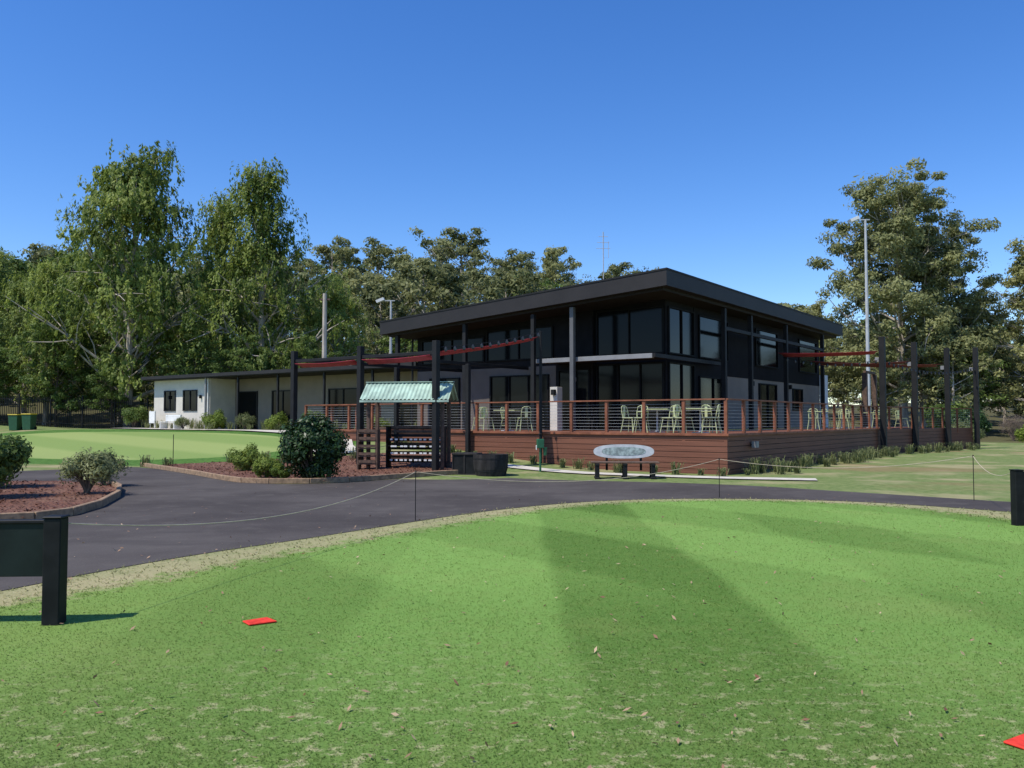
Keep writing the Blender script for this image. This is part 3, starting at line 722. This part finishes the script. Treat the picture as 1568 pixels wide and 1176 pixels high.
# ------------------------------------------------------------------ vegetation
def tubes_np(mbs,pts,rs,n=6):
    mb=MB(); mb.tube(pts,rs,n,'bark',False); mbs.append((np.array(mb.v),np.array(mb.f)))
def tree_mesh(name,kind,seed,H,Rc,nleaf,ls,base,bark,leaf,nl=26,clump=None,lean=.03,strand=1.5):
    r=np.random.default_rng(seed); tb=[]
    k=9; ts=np.linspace(0,1,k); wob=np.cumsum(r.normal(0,lean*H/k,(k,2)),0); wob[0]=0
    TP=np.stack([wob[:,0],wob[:,1],ts*H*.93],1)
    r0=H*(.015 if kind!='euc' else .018)
    tubes_np(tb,[Vector(p) for p in TP],[r0*(1-.85*t)+.02 for t in ts],8)
    C=[]
    def trunk(t): 
        return np.array([np.interp(t*.93*H,TP[:,2],TP[:,j]) for j in range(3)])
    for i in range(nl):
        t=base+(.97-base)*((i+r.random())/nl); s=trunk(t); az=i*2.4+r.normal(0,.5)
        q=(t-base)/(1-base)
        if kind=='euc': ln=Rc*(.62+.45*math.sin(math.pi*min(1,q*.8+.12)))*(.6+.6*r.random())*(1-.35*q**3); el=math.radians(12+38*q+r.normal(0,9))
        elif kind=='birch': ln=Rc*(1.05-.80*q**1.35)*(.6+.55*r.random()); el=math.radians(40+25*q+r.normal(0,8))
        else: ln=Rc*(.5+.6*math.sin(math.pi*min(1,q*.9+.1)))*(.7+.5*r.random()); el=math.radians(30+25*q)
        d=np.array([math.cos(az)*math.cos(el),math.sin(az)*math.cos(el),math.sin(el)])
        bend=r.normal(0,.12,3); P=[s+d*ln*u+bend*ln*u*u+np.array([0,0,-.10*ln*u*u if kind!='euc' else .10*ln*u*u]) for u in(0,.33,.66,1)]
        rb=r0*(1-.8*t)*.45+.015
        tubes_np(tb,[Vector(p) for p in P],[rb,rb*.75,rb*.5,rb*.2],5)
        C.append((P[3],1)); C.append((P[2]+r.normal(0,.05*Rc,3),.8))
        if kind!='birch': C.append((P[1]+r.normal(0,.06*Rc,3),.6))
        for j in range(4):
            u=.35+.5*r.random(); a=P[0]+(P[3]-P[0])*u; dd=d+r.normal(0,.6,3); dd/=np.linalg.norm(dd); l2=ln*(.25+.35*r.random())
            b=a+dd*l2; tubes_np(tb,[Vector(a),Vector((a+b)/2+r.normal(0,.04*l2,3)),Vector(b)],[rb*.4,rb*.3,rb*.12],4); C.append((b,.9))
    C.append((TP[-1]+[0,0,H*.03],.8)); 
    cr=clump or Rc*.17
    L=[];T=[];A=[];NN=[]
    wts=np.array([w*(.3+r.random()) for _,w in C]); wts/=wts.sum()
    for (c,w),q in zip(C,wts):
        n=max(6,int(nleaf*q)); rc=cr*(.6+.8*r.random()); tt=np.clip(.48+r.normal(0,.2),0,1)
        out=np.array([c[0]-np.interp(c[2],TP[:,2],TP[:,0]),c[1]-np.interp(c[2],TP[:,2],TP[:,1]),0]); out=out/(np.linalg.norm(out)+.5)
        if kind=='birch':
            ns=max(3,n//14); st=c+r.normal(0,1,(ns,3))*[rc,rc,rc*.6]; ll=(.4+1.3*r.random(ns))*rc*strand
            ix=r.integers(0,ns,n); u=r.random(n); p=st[ix]+np.stack([r.normal(0,.08,n),r.normal(0,.08,n),-u*ll[ix]],1)
            p[:,:2]+= out[:2]*(u*ll[ix]*.12)[:,None]
            A.append(np.tile([0,0,-1.],(n,1))); NN.append(np.tile(out+[0,0,.6],(n,1)))
        else:
            v=r.normal(0,1,(n,3)); v/=np.linalg.norm(v,axis=1)[:,None]; NN.append(v*1.0+out*.3+[0,0,.5]); v=v*(r.random(n)**.45)[:,None]
            p=c+v*[rc,rc,rc*.62]+[0,0,rc*.15]; A.append(np.tile([0,0,-.6],(n,1))+r.normal(0,.8,(n,3)))
        L.append(p); T.append(np.clip(tt+r.normal(0,.14,n),0,1))
    L=np.concatenate(L);T=np.concatenate(T);A=np.concatenate(A);NN=np.concatenate(NN); keep=L[:,2]>.3; L,T,A,NN=L[keep],T[keep],A[keep],NN[keep]
    LV,LF=leafq(L,NN,ls,r,.42,dirs=A)
    V=[];F=[];o=0
    for v,f in tb: V.append(v);F.append(f+o);o+=len(v)
    nb=sum(len(f) for f in F); V.append(LV);F.append(LF+o)
    mi=np.concatenate([np.zeros(nb),np.ones(len(LF))])
    return npmesh(name,np.concatenate(V),np.concatenate(F),[M[bark],M[leaf]],mi,{'tint':np.concatenate([np.zeros(o),np.repeat(T,4)])})
def plant_tree(name,me,x,y,rot=0,s=1,parent=None): return link(name,me,(x,y,tz(x,y)-.1),rot,s,parent)
B1=tree_mesh('birch_a','birch',11,19,7.6,38000,.15,.10,'bark_pale','leaf_birch',nl=48,clump=.62,strand=1.2)
B2=tree_mesh('birch_b','birch',23,19.5,5.2,28000,.13,.12,'bark_pale','leaf_birch',nl=42,clump=.52,strand=2.0)
B3=tree_mesh('tree_c','round',31,12,5.0,18000,.17,.14,'bark','leaf_dark',nl=28,clump=.8)
E1=tree_mesh('euc_a','euc',41,22,7.0,56000,.17,.16,'bark_pale','leaf_euc',nl=56,clump=1.05)
E2=tree_mesh('euc_b','euc',57,18,5.8,27000,.19,.16,'bark_pale','leaf_euc2',nl=36,clump=.95)
plant_tree('birch_tree',B1,-27.6,60,.4,(1.0,1.0,1.08)); plant_tree('birch_tree',B2,-18.6,61,2.0,1.05); plant_tree('birch_tree',B2,-22.6,64.5,.8,.96)
plant_tree('birch_tree',B1,-38.5,66,2.5,.62); plant_tree('birch_tree',B2,-42.5,68,4,.76); plant_tree('birch_tree',B1,-31.5,67,1.3,.68)
plant_tree('birch_tree',B1,-14.0,66,5.0,.58); plant_tree('birch_tree',B2,-48,70,1,.8); plant_tree('birch_tree',B2,-34.6,62,3.1,.66)
for x,y,r_,s in((-33,60.5,0,.58),(-28.5,59.5,1,.42),(-22,58,2,.5),(-18,57.5,3,.45),(-38.5,61,4,.55),(-14.5,59,5,.45),(-44,63,2,.65),(-48,61,2,.6)): plant_tree('shade_tree',B3,x,y,r_,s)
plant_tree('eucalyptus_tree',E1,35.2,75,.3,.98); plant_tree('eucalyptus_tree',E1,38.3,78,2.9,.84); plant_tree('eucalyptus_tree',E2,48,75,1.3,.88); plant_tree('eucalyptus_tree',E2,43.5,80,3.3,.66); plant_tree('eucalyptus_tree',E1,55,82,2.2,.78)
plant_tree('eucalyptus_tree',E2,29.5,84,4.1,.6)
D_=[tree_mesh('forest_tree_%d'%i,'euc' if i!=3 else 'round',70+i,14,4.4,4800,.26,.18,'bark_pale',['leaf_euc','leaf_euc2','leaf_euc','leaf_dark'][i],nl=20,clump=.88) for i in range(4)]
fo=empty('distant_eucalyptus_forest'); rr=random.Random(5); cnt=0
for row,(yy,sp,s0) in enumerate(((72,5.2,.68),(82,5.8,.83),(94,6.2,.93),(108,6.6,1.0),(125,7,1.05),(144,8,1.08))):
    x=-yy*.95
    while x<yy*.95:
        X=x+rr.uniform(-1.8,1.8);Y=yy+rr.uniform(-3.5,3.5); x+=sp*rr.uniform(.7,1.2)
        if row==0 and 20<X<30: continue
        s=s0*rr.uniform(.74,1.10)*(1 if X<12 else .84)
        if rr.random()<.07: s*=1.15
        link('tree',D_[rr.choice((0,0,1,1,2,3))],(X,Y,tz(X,Y)-.2),rr.uniform(0,6.28),(s*rr.uniform(.95,1.2),s*rr.uniform(.95,1.2),s),fo); cnt+=1
print('forest',cnt)
def shrub_mesh(name,seed,w,h,n,ls,leaf,ncl=26,asp=.42,bark='bark',full=False):
    r=np.random.default_rng(seed); tb=[]; L=[];T=[];NN=[]
    for i in range(ncl):
        v=r.normal(0,1,3); v/=np.linalg.norm(v)
        if not full: v[2]=abs(v[2])*1.0 if r.random()<.7 else v[2]*.5
        rad=.45+.4*r.random()+(.12 if full else 0); c=np.array([v[0]*w/2*rad,v[1]*w/2*rad,h*.5+v[2]*h*.5*rad*.9])
        tubes_np(tb,[Vector((r.normal(0,.03),r.normal(0,.03),0)),Vector((c[0]*.4,c[1]*.4,c[2]*.6)),Vector(c)],[.015+.01*h,.01+.006*h,.004],4)
        k=n//ncl; rc=.17*(w+h)/2*(.8+.6*r.random()); q=nrm(r.normal(0,1,(k,3))); NN.append(q+v*.4+[0,0,.3]); q=q*(r.random(k)**.5)[:,None]
        L.append(c+q*rc); T.append(np.clip(.45+r.normal(0,.2)+r.normal(0,.18,k),0,1))
    L=np.concatenate(L);T=np.concatenate(T);NN=np.concatenate(NN);kp=L[:,2]>.03;L,T,NN=L[kp],T[kp],NN[kp]
    LV,LF=leafq(L,NN,ls,r,asp); V=[];F=[];o=0
    for v,f in tb: V.append(v);F.append(f+o);o+=len(v)
    nb=sum(len(f) for f in F);V.append(LV);F.append(LF+o)
    return npmesh(name,np.concatenate(V),np.concatenate(F),[M[bark],M[leaf]],np.concatenate([np.zeros(nb),np.ones(len(LF))]),{'tint':np.concatenate([np.zeros(o),np.repeat(T,4)])})
S1=shrub_mesh('camellia',1,1.35,1.5,15000,.045,'leaf_camellia',60,.5,full=True)
S2=shrub_mesh('lime_shrub',2,1.0,.75,5000,.04,'leaf_lime',26,full=True)
S3=shrub_mesh('dark_shrub',3,1.4,1.2,5500,.05,'leaf_dark',26)
S4=shrub_mesh('grey_shrub',4,1.2,.9,3500,.035,'leaf_strap',26)
S5=shrub_mesh('dry_shrub',5,3.4,3.2,5000,.09,'twig',40,.1)
def ps(name,me,x,y,s=1,rot=0): return link(name,me,(x,y,tz(x,y)+.03),rot,s)
ps('camellia_bush',S1,-4.95,20.8,1.06); ps('lime_shrub',S2,-7.8,24.6,1.0); ps('lime_shrub',S2,-6.3,21.7,.8,2); ps('lime_shrub',S2,-5.8,21.1,.5,1)
ps('dark_shrub',S3,-10.1,16.0,1.1); ps('dark_shrub',S3,-11.3,18.5,1.1,2); ps('grey_leaf_shrub',S4,-8.6,17.0,1.0); ps('grey_leaf_shrub',S4,-9.4,19.3,.9,2); ps('dark_shrub',S3,-9.9,13.8,.9,4)
for lx,ly,s,me,nm in((-16.8,3,1.0,S2,'lime_shrub'),(-26,4.9,1.2,S2,'lime_shrub'),(-31.5,5,1.4,S2,'lime_shrub'),(-33.6,4.4,.8,S4,'grey_leaf_shrub'),(-28.8,5,1.0,S4,'grey_leaf_shrub'),(-23,4.8,.9,S3,'dark_shrub'),(-15.2,-1.2,.6,S2,'lime_shrub'),(-39.8,5,1.2,S3,'dark_shrub')):
    x,y=W(lx,ly)[:2]; ps(nm,me,x,y,s,lx)
for x,y,s in((43,64,.9),(46,68,1.1),(39.5,66,.7)): ps('dry_twiggy_shrub',S5,x,y,s,x)
for x,y,s,me,nm in((33,60,1.6,S1,'camellia_bush'),(36,58,2.0,S2,'lime_shrub'),(30,56,1.6,S4,'grey_leaf_shrub'),(39,60,2.2,S3,'dark_shrub'),(44,66,2.4,S3,'dark_shrub'),(35,68,2.6,S3,'dark_shrub'),(27.5,50,1.3,S4,'grey_leaf_shrub')): ps(nm,me,x,y,s,x)
def strappy(name,centres,seed,leafh=.35,nb=46,mm='leaf_strap'):
    r=np.random.default_rng(seed); V=[];T=[]
    for x,y,s in centres:
        z=tz(x,y)
        for _ in range(nb):
            a=r.random()*6.28; l=leafh*s*(.6+.7*r.random()); sp=.25+.6*r.random(); b=np.array([x+r.normal(0,.06*s),y+r.normal(0,.06*s),z]); d=np.array([math.cos(a),math.sin(a),0]); w=np.array([-d[1],d[0],0])*.011
            m_=b+d*l*sp*.5+[0,0,l*.8]; e=b+d*l*sp*1.25+[0,0,l*.75]
            V+= [b-w,b+w,m_+w,m_-w, m_-w,m_+w,e+w*.2,e-w*.2]; T+= [np.clip(r.normal(.5,.25),0,1)]*8
    V=np.array(V); return link(name,npmesh(name,V,np.arange(len(V)).reshape(-1,4),[M[mm]],attrs={'tint':T}))
cs=[]
for i in range(26):
    lx=-12+i*.48; x,y=W(lx+r.normal(0,.12),-.45-abs(r.normal(0,.25)))[:2]; 
    if r.random()<.7: cs.append((x,y,.4+.6*r.random()))
for i in range(90):
    ly=.3+i*.31; off=.35+abs(r.normal(0,.4))+ (0 if ly<17 else (ly-17)*.18); x,y=W(off,ly)[:2]
    if r.random()<.75: cs.append((x,y,.5+.9*r.random()))
strappy('strappy_border_plants',cs,9)
cs=[]
for i in range(26): x,y=W(-39+i*.9,4.9+r.normal(0,.3))[:2]; cs.append((x,y,1+r.random()))
for i in range(10): cs.append((-12+r.random()*8,27.5-r.random()*1.2,.8+.5*r.random()))
strappy('garden_bed_plants',cs,10)

# ------------------------------------------------------------------ sky, sun, camera
az=(-.84,-.54); EL=math.radians(58)
n_=math.hypot(*az); ts=Vector((az[0]/n_*math.cos(EL),az[1]/n_*math.cos(EL),math.sin(EL)))
w=bpy.data.worlds.new('World'); sc.world=w; w.use_nodes=True; nt=w.node_tree; bg=nt.nodes['Background']
sky=nt.nodes.new('ShaderNodeTexSky'); sky.sky_type='NISHITA'; sky.sun_disc=False; sky.sun_elevation=EL; sky.sun_rotation=math.atan2(ts.x,ts.y)%(2*math.pi)
sky.air_density=1.0; sky.dust_density=.25; sky.ozone_density=4.0; sky.altitude=300
hs=nt.nodes.new('ShaderNodeHueSaturation'); hs.inputs['Hue'].default_value=.511; hs.inputs['Saturation'].default_value=1.28; hs.inputs['Value'].default_value=1.25
nt.links.new(sky.outputs[0],hs.inputs['Color']); nt.links.new(hs.outputs[0],bg.inputs[0]); bg.inputs[1].default_value=.15
sl=bpy.data.lights.new('sun','SUN'); sl.energy=5.0; sl.angle=math.radians(.5); sl.color=(1,.95,.86)
so=bpy.data.objects.new('sun',sl); sc.collection.objects.link(so); so.rotation_euler=(-ts).to_track_quat('-Z','Y').to_euler(); so.location=(-20,-10,40)
cd=bpy.data.cameras.new('camera'); co=bpy.data.objects.new('camera',cd); sc.collection.objects.link(co)
co.location=(0,0,1.55); co.rotation_euler=(math.radians(90+2.416),0,0); cd.sensor_width=36; cd.lens=36*1280/1568; cd.clip_end=6000; cd.clip_start=.1
sc.camera=co
